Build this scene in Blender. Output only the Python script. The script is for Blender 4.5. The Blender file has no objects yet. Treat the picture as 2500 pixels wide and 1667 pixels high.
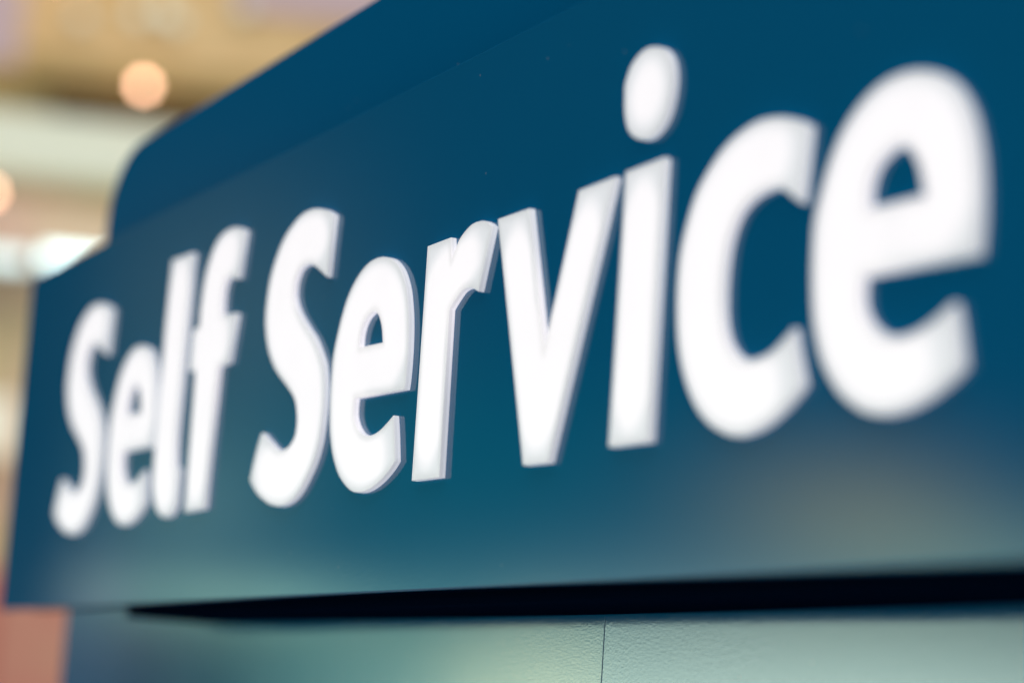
import bpy, math, random
from mathutils import Vector, Matrix
random.seed(4)
sc = bpy.context.scene
col = sc.collection
Z0 = 1.55                      # eye height of the photographer above the floor (m)

# ------------------------------------------------------------------ camera
cam_d = bpy.data.cameras.new('camera')
cam = bpy.data.objects.new('camera', cam_d)
col.objects.link(cam)
R = Matrix(((0.4361619643552043, 0.10963593404355222, 0.8931644321266983),
            (0.8974401420390177, -0.12586058621316112, -0.42280054907138814),
            (0.06606006590064303, 0.9859711328454183, -0.15328729073825577)))
cam.matrix_world = Matrix.Translation((0, -0.5, Z0)) @ R.to_4x4()
cam_d.sensor_width = 36
cam_d.lens = 86.4
cam_d.clip_start = 0.05
cam_d.clip_end = 200
cam_d.dof.use_dof = True
cam_d.dof.focus_distance = 1.27
cam_d.dof.aperture_fstop = 3.1
cam_d.dof.aperture_blades = 9
cam_d.dof.aperture_rotation = math.radians(12)
sc.camera = cam
sc.render.resolution_x, sc.render.resolution_y = 1024, 682
sc.render.engine = 'CYCLES'
sc.cycles.use_denoising = True
sc.cycles.max_bounces = 6
sc.cycles.sample_clamp_indirect = 6
sc.view_settings.view_transform = 'Standard'
sc.view_settings.look = 'None'
sc.view_settings.exposure = 0
sc.view_settings.gamma = 1

# ------------------------------------------------------------------ node helpers
class NT:
    def __init__(s, tree):
        s.t = tree; s.n = tree.nodes; s.l = tree.links
    def node(s, typ, **kw):
        n = s.n.new(typ)
        for k, v in kw.items(): setattr(n, k, v)
        return n
    def put(s, sock, v):
        if isinstance(v, bpy.types.NodeSocket): s.l.new(v, sock)
        else: sock.default_value = v
    def m(s, op, a, b=None, c=None, clamp=False):
        n = s.node('ShaderNodeMath', operation=op, use_clamp=clamp)
        s.put(n.inputs[0], a)
        if b is not None: s.put(n.inputs[1], b)
        if c is not None: s.put(n.inputs[2], c)
        return n.outputs[0]
    def smooth(s, v, a, b, lo=0., hi=1.):
        n = s.node('ShaderNodeMapRange', interpolation_type='SMOOTHSTEP')
        s.put(n.inputs['Value'], v)
        n.inputs['From Min'].default_value = a; n.inputs['From Max'].default_value = b
        n.inputs['To Min'].default_value = lo; n.inputs['To Max'].default_value = hi
        return n.outputs['Result']
    def scale(s, colr, f):
        n = s.node('ShaderNodeVectorMath', operation='SCALE')
        s.put(n.inputs[0], colr); s.put(n.inputs['Scale'], f)
        return n.outputs[0]
    def add(s, a, b):
        n = s.node('ShaderNodeVectorMath', operation='ADD')
        s.put(n.inputs[0], a); s.put(n.inputs[1], b)
        return n.outputs[0]

# ------------------------------------------------------------------ world: the lit hall around the sign
w = bpy.data.worlds.new('World'); sc.world = w; w.use_nodes = True
w.node_tree.nodes.clear()
N = NT(w.node_tree)
tc = N.node('ShaderNodeTexCoord')
nv = N.node('ShaderNodeVectorMath', operation='NORMALIZE'); N.l.new(tc.outputs['Generated'], nv.inputs[0])
sp = N.node('ShaderNodeSeparateXYZ'); N.l.new(nv.outputs[0], sp.inputs[0])
X_, Y_, Z_ = sp.outputs
az = N.m('MULTIPLY', N.m('ARCTAN2', N.m('MULTIPLY', Y_, -1.), N.m('MULTIPLY', X_, -1.)), 180/math.pi)
el = N.m('MULTIPLY', N.m('ARCSINE', Z_), 180/math.pi)
def blob(a, sa, e, se, c):
    u = N.m('DIVIDE', N.m('SUBTRACT', az, a), sa); v = N.m('DIVIDE', N.m('SUBTRACT', el, e), se)
    g = N.m('EXPONENT', N.m('MULTIPLY', N.m('ADD', N.m('MULTIPLY', u, u), N.m('MULTIPLY', v, v)), -1.))
    return N.scale(c, g)
WB = dict(ceiling=1.6, floor=0.3, low=0.012)
# ceiling with its lamps overhead, floor below
E_ = N.scale((1.0, 0.98, 0.95), N.smooth(el, 30, 58, WB['low'], WB['ceiling']))
E_ = N.add(E_, N.scale((0.9, 1.0, 0.95), N.smooth(el, -2, -25, 0., WB['floor'])))
# added eye-level glow from the right, to light the letter sides
E_ = N.add(E_, N.scale((1.0, 1.0, 0.97), N.m('MULTIPLY', N.smooth(X_, 0.1, 0.7), N.smooth(el, 45, 10, 0., 0.55))))
# stand-in for shop fronts: unseen glow patches shaped for the paint's soft reflections
e2 = N.m('DIVIDE', el, 2.55)
hor = N.m('MULTIPLY', N.m('EXPONENT', N.m('MULTIPLY', N.m('MULTIPLY', e2, e2), -1.)),
          N.m('MULTIPLY', N.smooth(az, 19.5, 20.4), N.smooth(az, 75, 45)))
hor = N.m('MULTIPLY', hor, N.smooth(az, 20, 37, 1.1, 10.))
hc = N.node('ShaderNodeCombineXYZ'); N.put(hc.inputs[0], N.smooth(az, 23, 31, 0.40, 0.72)); hc.inputs[1].default_value = 0.96; hc.inputs[2].default_value = 0.80
E_ = N.add(E_, N.scale(hc.outputs[0], hor))
cut = N.smooth(az, 14.7, 16.0)                     # glow cut off at the left so the panel's reflection ends there
for b in [(19.8, 3.2, 2.35, 0.70, (0.80, 1.3, 0.9)),
          (18.4, 2.0, 4.2, 2.0, (0.28, 0.46, 0.36)),
          (16.2, 0.75, 1.2, 1.8, (0.55, 0.5, 0.55)),
          (19.0, 3.2, 9.0, 3.4, (0.15, 0.17, 0.10)),
          (25.0, 6.5, 5.6, 3.0, (0.0, 0.20, 0.16)),
          (26.5, 1.1, 0.4, 1.4, (6.0, 5.2, 2.4)),
          (33.8, 3.1, 5.4, 1.6, (1.25, 0.92, 0.18)),
          (37.0, 4.5, 4.2, 1.4, (0.9, 1.3, 0.7))]:
    E_ = N.add(E_, N.scale(blob(*b), cut))
bg = N.node('ShaderNodeBackground'); N.l.new(E_, bg.inputs['Color'])
wo = N.node('ShaderNodeOutputWorld'); N.l.new(bg.outputs[0], wo.inputs[0])

# added warm fill light for the far wall
def area(name, loc, target, size, power, c):
    l = bpy.data.lights.new(name, 'AREA'); l.shape = 'RECTANGLE'; l.size, l.size_y = size; l.energy = power; l.color = c
    o = bpy.data.objects.new(name, l); col.objects.link(o); o.location = loc
    o.rotation_euler = (Vector(target) - Vector(loc)).to_track_quat('-Z', 'Y').to_euler()
    return o
area('wall_fill', (-8.5, 2.2, Z0+4.6), (-13, 3.4, Z0+2.0), (3.0, 1.0), 75, (1.0, 0.93, 0.82))

# ------------------------------------------------------------------ materials
def principled(name, base, rough=0.5, spec=0.5, **kw):
    m = bpy.data.materials.new(name); m.use_nodes = True
    b = m.node_tree.nodes['Principled BSDF']
    b.inputs['Base Color'].default_value = (*base, 1)
    b.inputs['Roughness'].default_value = rough
    b.inputs['Specular IOR Level'].default_value = spec
    for k, v in kw.items(): b.inputs[k].default_value = v
    return m, NT(m.node_tree), b

BLUE = (0.0, 0.146, 0.345)
def blue_paint(name, rough, spec, peel, peel_scale, dust=True, base=BLUE):
    m, n, b = principled(name, base, rough, spec)
    t = n.node('ShaderNodeTexCoord')
    ns = n.node('ShaderNodeTexNoise'); n.l.new(t.outputs['Object'], ns.inputs['Vector'])
    ns.inputs['Scale'].default_value = peel_scale; ns.inputs['Detail'].default_value = 3
    bp_ = n.node('ShaderNodeBump'); bp_.inputs['Strength'].default_value = peel; bp_.inputs['Distance'].default_value = 0.0004
    n.l.new(ns.outputs['Fac'], bp_.inputs['Height']); n.l.new(bp_.outputs[0], b.inputs['Normal'])
    if dust:                                       # sparse dust specks and faint smears
        vo = n.node('ShaderNodeTexVoronoi'); n.l.new(t.outputs['Object'], vo.inputs['Vector'])
        vo.inputs['Scale'].default_value = 95; vo.inputs['Randomness'].default_value = 1
        wn = n.node('ShaderNodeTexWhiteNoise', noise_dimensions='3D'); n.l.new(vo.outputs['Position'], wn.inputs['Vector'])
        big = n.m('MULTIPLY', n.m('GREATER_THAN', wn.outputs['Value'], 0.86), 1.)
        spot = n.m('MULTIPLY', n.m('LESS_THAN', vo.outputs['Distance'], 0.06), big)
        mx = n.node('ShaderNodeMix', data_type='RGBA')
        n.l.new(n.m('MULTIPLY', spot, 0.35), mx.inputs['Factor'])
        mx.inputs['A'].default_value = (*base, 1); mx.inputs['B'].default_value = (0.5, 0.5, 0.48, 1)
        n.l.new(mx.outputs['Result'], b.inputs['Base Color'])
        n2 = n.node('ShaderNodeTexNoise'); n.l.new(t.outputs['Object'], n2.inputs['Vector'])
        n2.inputs['Scale'].default_value = 9; n2.inputs['Detail'].default_value = 5
        n.l.new(n.smooth(n2.outputs['Fac'], 0.3, 0.7, rough*0.9, rough*1.12), b.inputs['Roughness'])
    return m
PAINT = blue_paint('blue_gloss_paint', 0.065, 0.5, 0.03, 420)
BACKPAINT = blue_paint('blue_satin_paint', 0.11, 0.5, 0.02, 500, base=(0.0, 0.138, 0.335))
BACKPAINT.node_tree.nodes['Principled BSDF'].inputs['IOR'].default_value = 1.14
BODYPAINT = blue_paint('blue_powder_coat', 0.095, 0.55, 0.09, 700)
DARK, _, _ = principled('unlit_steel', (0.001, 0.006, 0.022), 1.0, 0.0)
JOINT, _, _ = principled('joint_sealant', (0.04, 0.085, 0.12), 0.7, 0.2)

def acrylic(name, strength):
    """Milky acrylic lit from inside, the glow falloff painted into its emission: brightest along the middle of each stroke, weaker at rims and tips."""
    m, n, b = principled(name, (0.80, 0.80, 0.79), 0.28, 0.4)
    d = n.node('ShaderNodeAttribute', attribute_name='depth_inside')
    c = n.node('ShaderNodeAttribute', attribute_name='glow_cover')
    e = n.smooth(d.outputs['Fac'], 0.0, 0.0048, 0.81, 1.0)
    e = n.m('ADD', e, n.m('MULTIPLY', n.m('LESS_THAN', d.outputs['Fac'], -0.5), 0.19))      # glow of the thin walls painted brighter
    tc_ = n.node('ShaderNodeTexCoord'); ns = n.node('ShaderNodeTexNoise'); n.l.new(tc_.outputs['Object'], ns.inputs['Vector']); ns.inputs['Scale'].default_value = 26; ns.inputs['Detail'].default_value = 3
    e = n.m('MULTIPLY', e, n.smooth(ns.outputs['Fac'], 0.3, 0.7, 0.985, 1.015))
    k = n.smooth(c.outputs['Fac'], 0.38, 0.66, 0.0, 1.0)
    n.put(b.inputs['Emission Strength'], n.m('MULTIPLY', n.m('MULTIPLY', e, n.m('MULTIPLY_ADD', k, 0.30, 0.70)), strength))
    mx = n.node('ShaderNodeMix', data_type='RGBA'); n.l.new(k, mx.inputs['Factor'])
    mx.inputs['A'].default_value = (0.92, 0.93, 1.04, 1); mx.inputs['B'].default_value = (1.0, 0.94, 1.01, 1)
    n.l.new(mx.outputs['Result'], b.inputs['Emission Color'])
    return m
ACRYL = acrylic('lit_white_acrylic', 0.69)

def matte(name, c1, c2=None, scale=1.2, rough=0.7):
    m, n, b = principled(name, c1, rough, 0.3)
    if c2:
        t = n.node('ShaderNodeTexCoord')
        ns = n.node('ShaderNodeTexNoise'); n.l.new(t.outputs['Object'], ns.inputs['Vector'])
        ns.inputs['Scale'].default_value = scale; ns.inputs['Detail'].default_value = 2
        mx = n.node('ShaderNodeMix', data_type='RGBA')
        n.l.new(n.smooth(ns.outputs['Fac'], 0.36, 0.64), mx.inputs['Factor'])
        mx.inputs['A'].default_value = (*c1, 1); mx.inputs['B'].default_value = (*c2, 1)
        n.l.new(mx.outputs['Result'], b.inputs['Base Color'])
    return m
def lamp_mat(name, c, s):
    m, n, b = principled(name, (0.55, 0.58, 0.56), 0.5, 0.3)
    b.inputs['Emission Color'].default_value = (*c, 1); b.inputs['Emission Strength'].default_value = s
    return m

# ------------------------------------------------------------------ object helpers
def tag(o, label=None, cat=None, group=None, kind=None):
    if label: o['label'] = label
    if cat: o['category'] = cat
    if group: o['group'] = group
    if kind: o['kind'] = kind
    return o
def empty(name, loc, rz=0.):
    o = bpy.data.objects.new(name, None); col.objects.link(o); o.location = loc; o.rotation_euler = (0, 0, rz)
    o.empty_display_size = 0.1
    return o
def link(name, me, mat, parent=None, loc=(0, 0, 0)):
    o = bpy.data.objects.new(name, me); col.objects.link(o); o.location = loc
    me.materials.clear(); me.materials.append(mat)
    if parent: o.parent = parent
    return o
def box_mesh(name, x0, x1, y0, y1, z0, z1, bevel=0.):
    import bmesh
    bm = bmesh.new()
    bmesh.ops.create_cube(bm, size=1)
    for v in bm.verts:
        v.co = Vector((x0 + (v.co.x+.5)*(x1-x0), y0 + (v.co.y+.5)*(y1-y0), z0 + (v.co.z+.5)*(z1-z0)))
    if bevel:
        bmesh.ops.bevel(bm, geom=bm.edges[:], offset=bevel, segments=3, profile=0.5, affect='EDGES')
    me = bpy.data.meshes.new(name); bm.to_mesh(me); bm.free()
    return me
def box(name, b, mat, parent=None, bevel=0., loc=(0, 0, 0)):
    return link(name, box_mesh(name, *b, bevel), mat, parent, loc)

def parse(s):
    out = []
    for tok in s.split():
        c = tok.endswith('c'); a, b = tok.rstrip('c').split(',')
        out.append((float(a)/1000, float(b)/1000, c))
    return out
def smooth_outline(c, n=7):
    P = [Vector((a, b)) for a, b, _ in c]; F = [k for *_, k in c]; M = len(c); out = []
    for i in range(M):
        j = (i+1) % M; p1, p2 = P[i], P[j]
        p0 = P[i-1] if not F[i] else 2*p1-p2
        p3 = P[(j+1) % M] if not F[j] else 2*p2-p1
        if F[i] and F[j]: out.append(p1); continue
        for k in range(n):
            t = k/n
            out.append(.5*((2*p1)+(-p0+p2)*t+(2*p0-5*p1+4*p2-p3)*t*t+(-p0+3*p1-3*p2+p3)*t**3))
    return out
def slab_mesh(name, outlines, y_front, y_back, bevel=0.0004, bres=2, inset=0.0):
    """A solid plate cut to the outlines (x, z), standing in the XZ plane between two depths."""
    cu = bpy.data.curves.new(name, 'CURVE'); cu.dimensions = '2D'; cu.fill_mode = 'BOTH'
    for pts in outlines:
        s = cu.splines.new('POLY'); s.points.add(len(pts)-1); s.use_cyclic_u = True
        for q, p in zip(s.points, pts): q.co = (p[0], p[1], 0, 1)
    half = (y_back-y_front)/2
    cu.extrude = half-bevel; cu.bevel_depth = bevel; cu.bevel_resolution = bres; cu.offset = -bevel-inset
    o = bpy.data.objects.new('tmp', cu); col.objects.link(o)
    dg = bpy.context.evaluated_depsgraph_get()
    me = bpy.data.meshes.new_from_object(o.evaluated_get(dg))
    bpy.data.objects.remove(o); bpy.data.curves.remove(cu)
    me.transform(Matrix(((1, 0, 0, 0), (0, 0, -1, (y_front+y_back)/2), (0, 1, 0, 0), (0, 0, 0, 1))))
    me.name = name
    return me

def refine_face(me, step=0.0016):
    """Re-mesh the flat front face finely and store, per vertex, its distance to the rim and how much lit letter surrounds it."""
    import bmesh
    from mathutils.geometry import delaunay_2d_cdt
    bm = bmesh.new(); bm.from_mesh(me)
    bm.verts.layers.float.new('depth_inside'); bm.verts.layers.float.new('glow_cover')
    nd = bm.verts.layers.float['depth_inside']; nc = bm.verts.layers.float['glow_cover']
    yf = min(v.co.y for v in bm.verts)
    bmesh.ops.remove_doubles(bm, verts=bm.verts[:], dist=1e-6)
    bmesh.ops.delete(bm, geom=[f for f in bm.faces if all(abs(v.co.y-yf) < 1e-6 for v in f.verts)], context='FACES_ONLY')
    be = [e for e in bm.edges if e.is_boundary and all(abs(v.co.y-yf) < 1e-5 for v in e.verts)]
    vs = list({v for e in be for v in e.verts}); idx = {v: i for i, v in enumerate(vs)}
    P = [Vector((v.co.x, v.co.z)) for v in vs]; Eg = [(idx[e.verts[0]], idx[e.verts[1]]) for e in be]
    segs = [(P[a], P[b]) for a, b in Eg]
    def dist(p):
        best = 1e9
        for a, b in segs:
            ab = b-a; t = max(0., min(1., (p-a).dot(ab)/max(ab.length_squared, 1e-14)))
            q = (p-(a+ab*t)).length_squared
            if q < best: best = q
        return math.sqrt(best)
    def inside(p):
        c = False
        for a, b in segs:
            if (a.y > p.y) != (b.y > p.y) and p.x < (b.x-a.x)*(p.y-a.y)/(b.y-a.y)+a.x: c = not c
        return c
    x0, x1 = min(p.x for p in P), max(p.x for p in P); z0, z1 = min(p.y for p in P), max(p.y for p in P)
    grid = []; r = 0
    z = z0
    while z < z1:
        x = x0 + (r % 2)*step/2
        while x < x1:
            p = Vector((x, z))
            if inside(p):
                d = dist(p)
                if d > step*0.45: grid.append((p, d))
            x += step
        z += step*0.87; r += 1
    cov_r = 0.022; cell = cov_r; H = {}
    for p, _ in grid: H.setdefault((int(p.x//cell), int(p.y//cell)), []).append(p)
    full = math.pi*cov_r**2/(step*step*0.87)
    def cover(p):
        i, j = int(p.x//cell), int(p.y//cell); n = 0
        for a in (i-1, i, i+1):
            for b in (j-1, j, j+1):
                for q in H.get((a, b), ()):
                    if (q-p).length_squared < cov_r*cov_r: n += 1
        return n/full
    out = delaunay_2d_cdt(P+[p for p, _ in grid], Eg, [], 4, 1e-7)
    new = {}
    n0 = len(P)
    for i, co in enumerate(out[0]):
        src = out[3][i]
        k = src[0] if src else -1
        if 0 <= k < n0: v = vs[k]
        else: v = bm.verts.new((co.x, yf, co.y)); v[nd] = grid[k-n0][1] if k >= n0 else 0.
        v[nc] = cover(co)
        new[i] = v
    for f in out[2]:
        if not inside(sum((out[0][i] for i in f), Vector((0, 0)))/len(f)): continue      # leave the counters open
        try: bf = bm.faces.new([new[i] for i in f])
        except ValueError: continue
        bf.normal_update()
        if bf.normal.y > 0: bf.normal_flip()
    capset = set(new.values())
    top = [(v.co.copy(), v[nc]) for v in vs]
    for v in bm.verts:                                     # side walls take the painted glow of the rim next to them
        if v not in capset:
            if v.co.y > yf+0.0006: v[nd] = -1.0
            v[nc] = min(top, key=lambda t: (t[0].x-v.co.x)**2+(t[0].z-v.co.z)**2)[1]
    bm.normal_update(); bm.to_mesh(me); bm.free()
    return me
GLYPHS = {   # outline control points of each letter face in mm (x, height above baseline, corner flag)
    'S': ['105.3,162.8c 102.5,126.9c 92.7,131.5 84.6,135.0 74.9,138.4 65.5,139.4 55.7,138.1 50.1,133.0 48.4,127.1 50.3,120.6 58.0,112.6 72.8,102.6 87.9,93.3 99.7,83.3 107.3,75.4 111.2,66.2 112.8,57.3 112.8,46.7 110.6,32.3 104.6,21.0 94.4,11.4 83.1,3.5 70.8,-0.9 55.2,-2.6 37.6,-0.6 22.5,3.8 10.7,8.7 0.0,15.6c 2.0,22.3 7.4,33.8 14.0,43.5c 26.0,38.0 40.4,32.0 50.2,30.4 59.4,31.0 65.7,33.2 71.4,37.6 72.7,44.1 71.4,50.2 67.2,57.8 58.8,64.0 45.2,71.4 31.3,78.9 20.7,86.8 11.7,96.5 5.4,108.0 3.6,115.8 3.7,125.3 6.2,137.7 11.9,147.7 20.4,157.3 29.5,163.5 40.6,168.1 51.8,171.3 65.1,172.2 78.6,170.9 94.0,167.3'],
    'e': ['106.6,49.9c 37.2,51.5c 37.0,45.1 38.6,40.4 43.1,35.5 50.9,31.0 60.0,29.0 67.2,28.9 74.8,30.0 82.7,32.4 89.2,35.0 94.3,37.2c 97.4,27.9 101.2,12.5c 94.2,8.1 84.0,3.7 72.7,0.4 62.3,-1.2 52.2,-1.3 41.6,0.5 30.2,5.4 21.5,11.0 13.7,18.9 8.3,26.8 3.4,38.7 1.0,51.6 0.0,66.3 0.4,79.1 3.8,89.3 9.1,101.0 16.2,111.2 25.3,118.7 36.1,124.2 47.4,126.9 60.4,127.1 72.2,124.9 80.6,121.7 88.4,116.9 94.6,110.8 99.9,103.2 103.7,93.9 106.1,84.8 107.3,76.0 107.9,65.0 107.5,55.3', '38.3,79.4c 38.7,87.1 42.3,92.9 48.3,96.2 55.3,97.6 60.6,96.3 65.1,92.8 69.2,86.9 72.2,78.6c'],
    'r': ['0.0,123.8c 29.0,124.1c 32.1,112.5c 37.5,118.8 41.8,122.4 48.7,125.5 55.8,127.2 66.1,127.0 73.0,125.1 79.1,122.2c 67.5,91.0c 60.1,93.7 53.2,94.5 47.2,93.7 42.6,91.5 37.5,88.5 33.9,86.1c 36.0,0.4c 1.3,0.7c'],
    'v': ['0.0,124.9c 34.8,124.7c 60.8,53.4c 86.4,124.8c 121.7,125.2c 72.7,-0.2c 46.4,0.3c'],
    'i': ['0.6,126.1c 36.5,126.4c 37.0,2.0c 0.0,2.4c', '-5.9,160.2 -6.2,166.4 -3.9,171.6 -0.2,176.0 6.1,179.3 13.4,180.8 21.9,179.8 29.5,177.1 35.0,172.9 38.8,167.1 40.4,160.8 40.2,154.4 38.6,148.8 35.7,143.5 30.7,139.2 23.3,136.3 14.5,136.3 6.2,139.0 0.0,143.5 -3.3,148.8 -5.2,154.4'],
    'c': ['100.4,119.3c 96.7,85.8c 89.2,89.7 82.4,93.7 73.9,96.0 64.8,95.5 55.7,93.4 48.4,89.1 43.2,80.7 40.9,69.1 41.0,55.4 43.3,45.1 48.0,38.2 55.4,33.3 63.5,31.4 74.2,31.8 82.2,34.1 89.1,37.5 95.7,40.4c 98.4,31.7 104.8,15.5c 97.2,10.0 85.0,3.7 72.4,-0.3 56.7,-1.9 43.5,0.9 30.7,6.4 18.9,15.6 9.2,28.5 2.9,43.2 0.0,60.5 0.0,77.6 3.3,90.5 10.9,105.5 20.9,115.1 34.4,123.5 49.7,128.0 63.3,129.3 78.4,127.4 90.1,124.0'],
    'f': ['89.6,177.8c 83.8,146.5c 63.2,151.0c 57.2,146.7 55.2,138.9 56.6,127.0c 86.3,125.5c 78.5,93.6c 59.3,93.2c 55.0,2.2c 16.2,1.9c 13.7,94.9c 0.0,95.5c 0.9,123.6c 14.0,125.1c 13.7,138.8 17.0,157.5 29.2,174.3 45.4,182.1 64.9,183.4 79.1,181.2'],
    'l': ['2.5,180.3c 48.2,179.2c 47.9,129.0 46.8,84.2 46.2,52.7 48.9,35.1c 56.5,33.2c 58.2,9.1c 52.9,3.0 43.5,0.0 31.9,0.2 19.6,4.2 9.9,11.6 3.1,22.4 1.1,35.7 0.7,56.8 0.9,83.6 0.0,134.6c'],
}
# ------------------------------------------------------------------ the sign
BASE = 0.119                                            # baseline above eye height
SIGN_L, SIGN_R, SIGN_B, SIGN_T = -1.996, -0.02, 0.0637, 0.338
sign = tag(empty('shop_sign', (-1.0, 0.0, Z0 + SIGN_B)),
           'dark blue sign board with raised glowing white letters reading Self Service', 'sign')
S0 = Vector((-1.0, 0.0, SIGN_B))
def sloc(x, y, z): return (x-S0.x, y, z-S0.z)           # sign-local coordinates

def round_rect(x0, x1, z0, z1, r, corners=(1, 1, 1, 1), wide=1.0):
    """Rectangle with chosen corners rounded; wide > 1 stretches the rounding along x."""
    pts = []
    for (cx, cz, a0, on) in ((x1-r, z1-r, 0, corners[0]), (x0+r, z1-r, 90, corners[1]), (x0+r, z0+r, 180, corners[2]), (x1-r, z0+r, 270, corners[3])):
        if on:
            for k in range(13):
                a = math.radians(a0 + k*7.5); pts.append(((x1 if cx > (x0+x1)/2 else x0) + math.copysign(r*wide, (x0+x1)/2-cx) + r*wide*math.cos(a), cz+r*math.sin(a)))
        else:
            a = math.radians(a0+45); pts.append((cx+math.copysign(r, math.cos(a)), cz+math.copysign(r, math.sin(a))))
    return pts
fp = [(x-S0.x, z-S0.z) for x, z in round_rect(SIGN_L, SIGN_R, SIGN_B, SIGN_T, 0.004)]
link('front_panel', slab_mesh('front_panel', [fp], 0.0, 0.006, 0.0008, 3), PAINT, sign)
# taller rear fascia with a rounded top corner
bp_ = [(x-S0.x, z-S0.z) for x, z in round_rect(-1.893, -0.06, 0.09, 0.4275, 0.056, (1, 1, 0, 0), 1.4)]
link('rear_fascia', slab_mesh('rear_fascia', [bp_], 0.030, 0.036, 0.0012, 3), BACKPAINT, sign)
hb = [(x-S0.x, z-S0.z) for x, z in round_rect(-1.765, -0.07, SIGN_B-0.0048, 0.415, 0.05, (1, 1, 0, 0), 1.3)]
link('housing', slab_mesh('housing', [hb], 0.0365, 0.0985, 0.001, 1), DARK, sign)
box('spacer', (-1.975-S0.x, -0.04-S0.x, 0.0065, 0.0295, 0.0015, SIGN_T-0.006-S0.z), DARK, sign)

MESH = {}
def glyph(ch, inset):
    key = (ch, inset)
    if key not in MESH:
        sets = [GLYPHS[ch]] if ch != 'i' else [[GLYPHS['i'][0]], [GLYPHS['i'][1]]]
        MESH[key] = [refine_face(slab_mesh('letter', [smooth_outline(parse(s)) for s in outs], -0.0033, 0.0004, inset=inset+0.0010*k)) for k, outs in enumerate(sets)]
    return MESH[key]
# which letter, where, how much slimmer than its tracing, what it is
WORD = [('S', -1.8465, 0, 0.0013, 'capital S of Self at the far left end'), ('e', -1.7175, 0, 0.0013, 'letter e of Self'),
        ('l', -1.6054, 0, 0.0012, 'letter l of Self'), ('f', -1.5442, 0, 0.0006, 'letter f of Self'),
        ('S', -1.4059, 0, 0.0, 'capital S of Service'), ('e', -1.2836, 0, 0.0, 'first letter e of Service'),
        ('r', -1.1599, 0, 0.0, 'letter r of Service'), ('v', -1.0751, 0, 0.0, 'letter v of Service'),
        ('i', -0.9447, 0, 0.0005, 'letter i of Service with its dot'), ('c', -0.8924, -0.0005, 0.0018, 'letter c of Service'),
        ('e', -0.7880, -0.0005, 0.0014, 'last letter e of Service, nearest and largest')]
for ch, x, dz, inset, lab in WORD:
    ms = glyph(ch, inset)
    o = link('letter', ms[0], ACRYL, sign, sloc(x, 0, BASE+dz)); o['label'] = 'white acrylic ' + lab
    if len(ms) > 1:
        link('letter_dot', ms[1], ACRYL, o)

# ------------------------------------------------------------------ the kiosk under the sign
KX0, KX1, KY, KT = -2.155, -0.03, 0.100, 0.0900
kiosk = tag(empty('kiosk', (-1.0, 0.3, 0)), 'dark blue powder coated kiosk body with a vertical panel joint, set back under the sign', 'kiosk')
def kb(x0, x1, y0, y1, z0, z1): return (x0+1.0, x1+1.0, y0-0.3, y1-0.3, z0, z1)
SEAM = -1.132
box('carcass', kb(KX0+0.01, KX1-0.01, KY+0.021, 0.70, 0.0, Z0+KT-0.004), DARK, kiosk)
box('front_plate', kb(KX0, SEAM-0.0005, KY, KY+0.02, 0.02, Z0+KT), BODYPAINT, kiosk, 0.0008)
box('front_plate', kb(SEAM+0.0005, KX1, KY-0.0006, KY+0.02, 0.02, Z0+KT), BODYPAINT, kiosk, 0.0008)
plate = [o for o in kiosk.children if o.name.startswith('front_plate')][-1]
pv = Matrix.Translation((SEAM+1.0, KY-0.3, 0))
plate.data.transform(pv @ Matrix.Rotation(math.radians(0.55), 4, 'Z') @ pv.inverted())       # hung very slightly out of true
box('joint_strip', kb(SEAM-0.004, SEAM+0.004, KY+0.0025, KY+0.0195, 0.03, Z0+KT-0.002), JOINT, kiosk)
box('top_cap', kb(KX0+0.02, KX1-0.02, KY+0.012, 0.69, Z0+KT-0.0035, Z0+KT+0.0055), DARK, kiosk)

# ------------------------------------------------------------------ the far side of the hall, about 13 m away
FA = math.radians(16.0)
fdir = Vector((-math.cos(FA), math.sin(FA), 0)); RZ = math.atan2(fdir.y, fdir.x) - math.pi/2   # local +Y points away from the camera
FO = Vector((0, -0.5, 0)) + fdir*13.2
def far(u, d=0.): p = FO + Matrix.Rotation(RZ, 3, 'Z') @ Vector((u, d, 0)); return (p.x, p.y, 0)
wall = box('back_wall', (-3.2, 7, 0.25, 0.45, 0.0, 6.5), matte('tan_plaster', (0.72, 0.60, 0.36), (0.78, 0.58, 0.46), 1.7)); wall.location = far(0); wall.rotation_euler = (0, 0, RZ)
tag(wall, kind='structure')
def rise(zc): return Z0+zc
bh = tag(empty('bulkhead', (*far(0)[:2], rise(2.74)), RZ), 'out of focus tan ceiling bulkhead with a pale lit band along its foot', 'bulkhead')
box('fascia', (-3.2, 7, -0.05, 0.24, 0.52, 2.2), matte('tan_board', (0.72, 0.50, 0.24), (0.76, 0.56, 0.30), 1.3), bh, 0.01)
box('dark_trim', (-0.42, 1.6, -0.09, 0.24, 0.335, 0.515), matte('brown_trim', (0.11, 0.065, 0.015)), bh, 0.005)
box('lower_board', (-3.2, 7, -0.02, 0.24, -0.46, -0.14), matte('dusky_board', (0.72, 0.52, 0.42), (0.76, 0.60, 0.42), 2.5), bh, 0.005)
box('fascia_shade', (-0.6, 1.6, -0.07, 0.24, 0.516, 0.66), matte('ochre_shade', (0.46, 0.33, 0.14)), bh, 0.004)  # shade on the fascia above the dark trim, put in as a brown board
box('light_cove', (-3.2, 7, -0.07, 0.24, 0.0, 0.32), lamp_mat('cove_glow', (0.86, 0.95, 0.60), 0.28), bh, 0.01)

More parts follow.
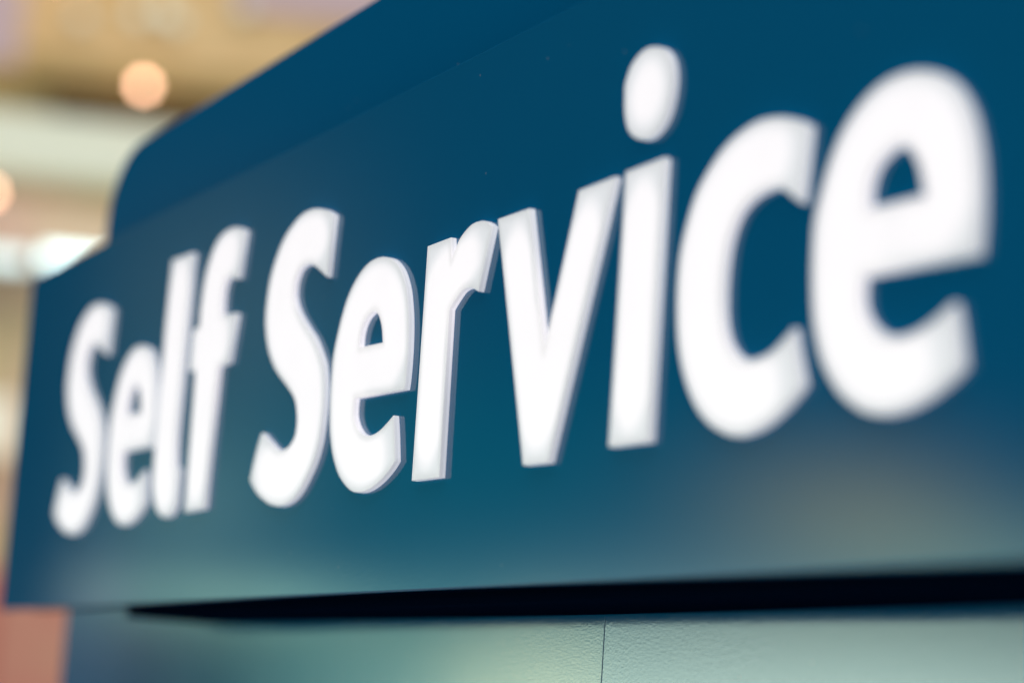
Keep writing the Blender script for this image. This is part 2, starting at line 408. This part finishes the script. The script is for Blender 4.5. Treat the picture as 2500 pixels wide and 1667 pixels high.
def downlight(u, z, c, s, r, label, group):
    t = tag(empty('ceiling_lamp', (*far(u, -0.2)[:2], rise(z)), RZ), label, 'lamp', group)
    import bmesh
    bm = bmesh.new(); bmesh.ops.create_uvsphere(bm, u_segments=20, v_segments=12, radius=r)
    me = bpy.data.meshes.new('bulb'); bm.to_mesh(me); bm.free()
    for p in me.polygons: p.use_smooth = True
    link('bulb', me, lamp_mat('bulb_glow', c, s), t)
    bm = bmesh.new(); bmesh.ops.create_cone(bm, cap_ends=True, segments=20, radius1=r*0.7, radius2=r*0.45, depth=0.15, matrix=Matrix.Translation((0, r+0.06, 0)) @ Matrix.Rotation(-math.pi/2, 4, 'X'))
    me = bpy.data.meshes.new('socket'); bm.to_mesh(me); bm.free()
    link('socket', me, matte('socket_metal', (0.4, 0.35, 0.25)), t)
D13 = 13.2
def uz(az_, el_, d=-0.2):
    a = math.radians(az_)-FA; dist = D13+d
    return dist*math.tan(a), dist/math.cos(a)*math.tan(math.radians(el_))
PEACH = (1.0, 0.55, 0.34)
for (a_, e_, s_, lab) in ((16.2, 14.0, 5.2, 'peach coloured round lamp blur above the rounded corner of the sign'),
                          (12.9, 11.2, 4.2, 'peach lamp blur cut off by the left edge of the photo'),
                          (13.9, 16.3, 4.0, 'peach lamp blur peeking in at the top left corner')):
    downlight(*uz(a_, e_), PEACH, s_*2.15, 0.032, lab, 'warm round lamps')
for (a_, e_, s_, lab) in ((15.9, 15.6, 0.5, 'faint pale lamp blur, left one of the three above the peach lamp'),
                          (16.5, 15.7, 0.6, 'faint pale lamp blur, middle one of the three above the peach lamp'),
                          (16.85, 15.55, 0.45, 'faint pale lamp blur, right one of the three above the peach lamp'),
                          (14.6, 15.4, 0.25, 'faintest pale lamp blur between the lilac corner panel and the peach lamp'),
                          (18.4, 16.0, 0.3, 'faint pale lamp blur near the top edge beside the long lilac panel')):
    downlight(*uz(a_, e_), (0.9, 1.0, 0.8), s_, 0.04, lab, 'faint pale lamps')
# cool white tube lights
def tube(u0, u1, z, s, label):
    t = tag(empty('tube_light', (*far((u0+u1)/2, -0.25)[:2], rise(z)), RZ), label, 'light', 'cool white tube lights')
    h = (u1-u0)/2
    box('tube', (-h, h, -0.02, 0.02, -0.035, 0.035), lamp_mat('tube_glow', (0.70, 0.98, 1.0), s), t, 0.008)
    box('batten', (-h, h, 0.021, 0.49, 0.0, 0.03), matte('batten_white', (0.7, 0.7, 0.66)), t)
u, z = uz(14.9, 9.85); tube(u-0.14, u+0.26, z, 3.4, 'bright cool white tube light just behind the front corner of the sign')
u, z = uz(13.4, 9.7); tube(u-0.30, u+0.13, z, 1.3, 'dimmer cool white tube light at the left edge of the photo')
# lilac display panels on the fascia
for a_, e_, ww, hh, lab in ((12.6, 15.2, 0.14, 0.22, 'lilac display panel in the top left corner'), (20.0, 16.7, 0.42, 0.16, 'long lilac display panel at the top, right of the lamps')):
    u, z = uz(a_, e_)
    p = box('display_panel', (-ww, ww, -0.09, -0.055, -hh, hh), matte('lilac_card', (0.60, 0.47, 0.52)), None, 0.005)
    p.location = (*far(u)[:2], rise(z)); p.rotation_euler = (0, 0, RZ); tag(p, lab, 'panel', 'lilac panels')
# cream lit shelf and salmon column at the left edge
u, z = uz(13.2, 6.0)
sh = box('light_box', (-0.35, 0.16, 0.0, 0.24, -0.14, 0.16), lamp_mat('cream_glow', (1.0, 0.93, 0.68), 0.5), None, 0.01)
sh.location = (*far(u)[:2], rise(z)); sh.rotation_euler = (0, 0, RZ); tag(sh, 'cream lit box on the tan wall beside the left edge of the sign', 'light box')
u, _ = uz(14.6, 0)
pl = tag(empty('column', (*far(u, -0.6)[:2], 0), RZ), 'salmon coloured column below the left end of the sign, out of focus', 'column')
box('shaft', (-0.12, 0.75, -0.3, 0.3, 0, Z0+0.60), matte('salmon_laminate', (0.72, 0.30, 0.24), (0.74, 0.38, 0.28), 2.0), pl, 0.02)
box('corner_strip', (-0.40, -0.121, -0.28, 0.28, 0, Z0+0.58), matte('red_laminate', (0.66, 0.20, 0.17)), pl, 0.01)
# floor
fl = box('floor', (-20, 14, -12, 12, -0.05, 0.0), matte('grey_floor', (0.30, 0.31, 0.30), (0.34, 0.35, 0.33), 0.8, 0.35)); tag(fl, kind='structure')
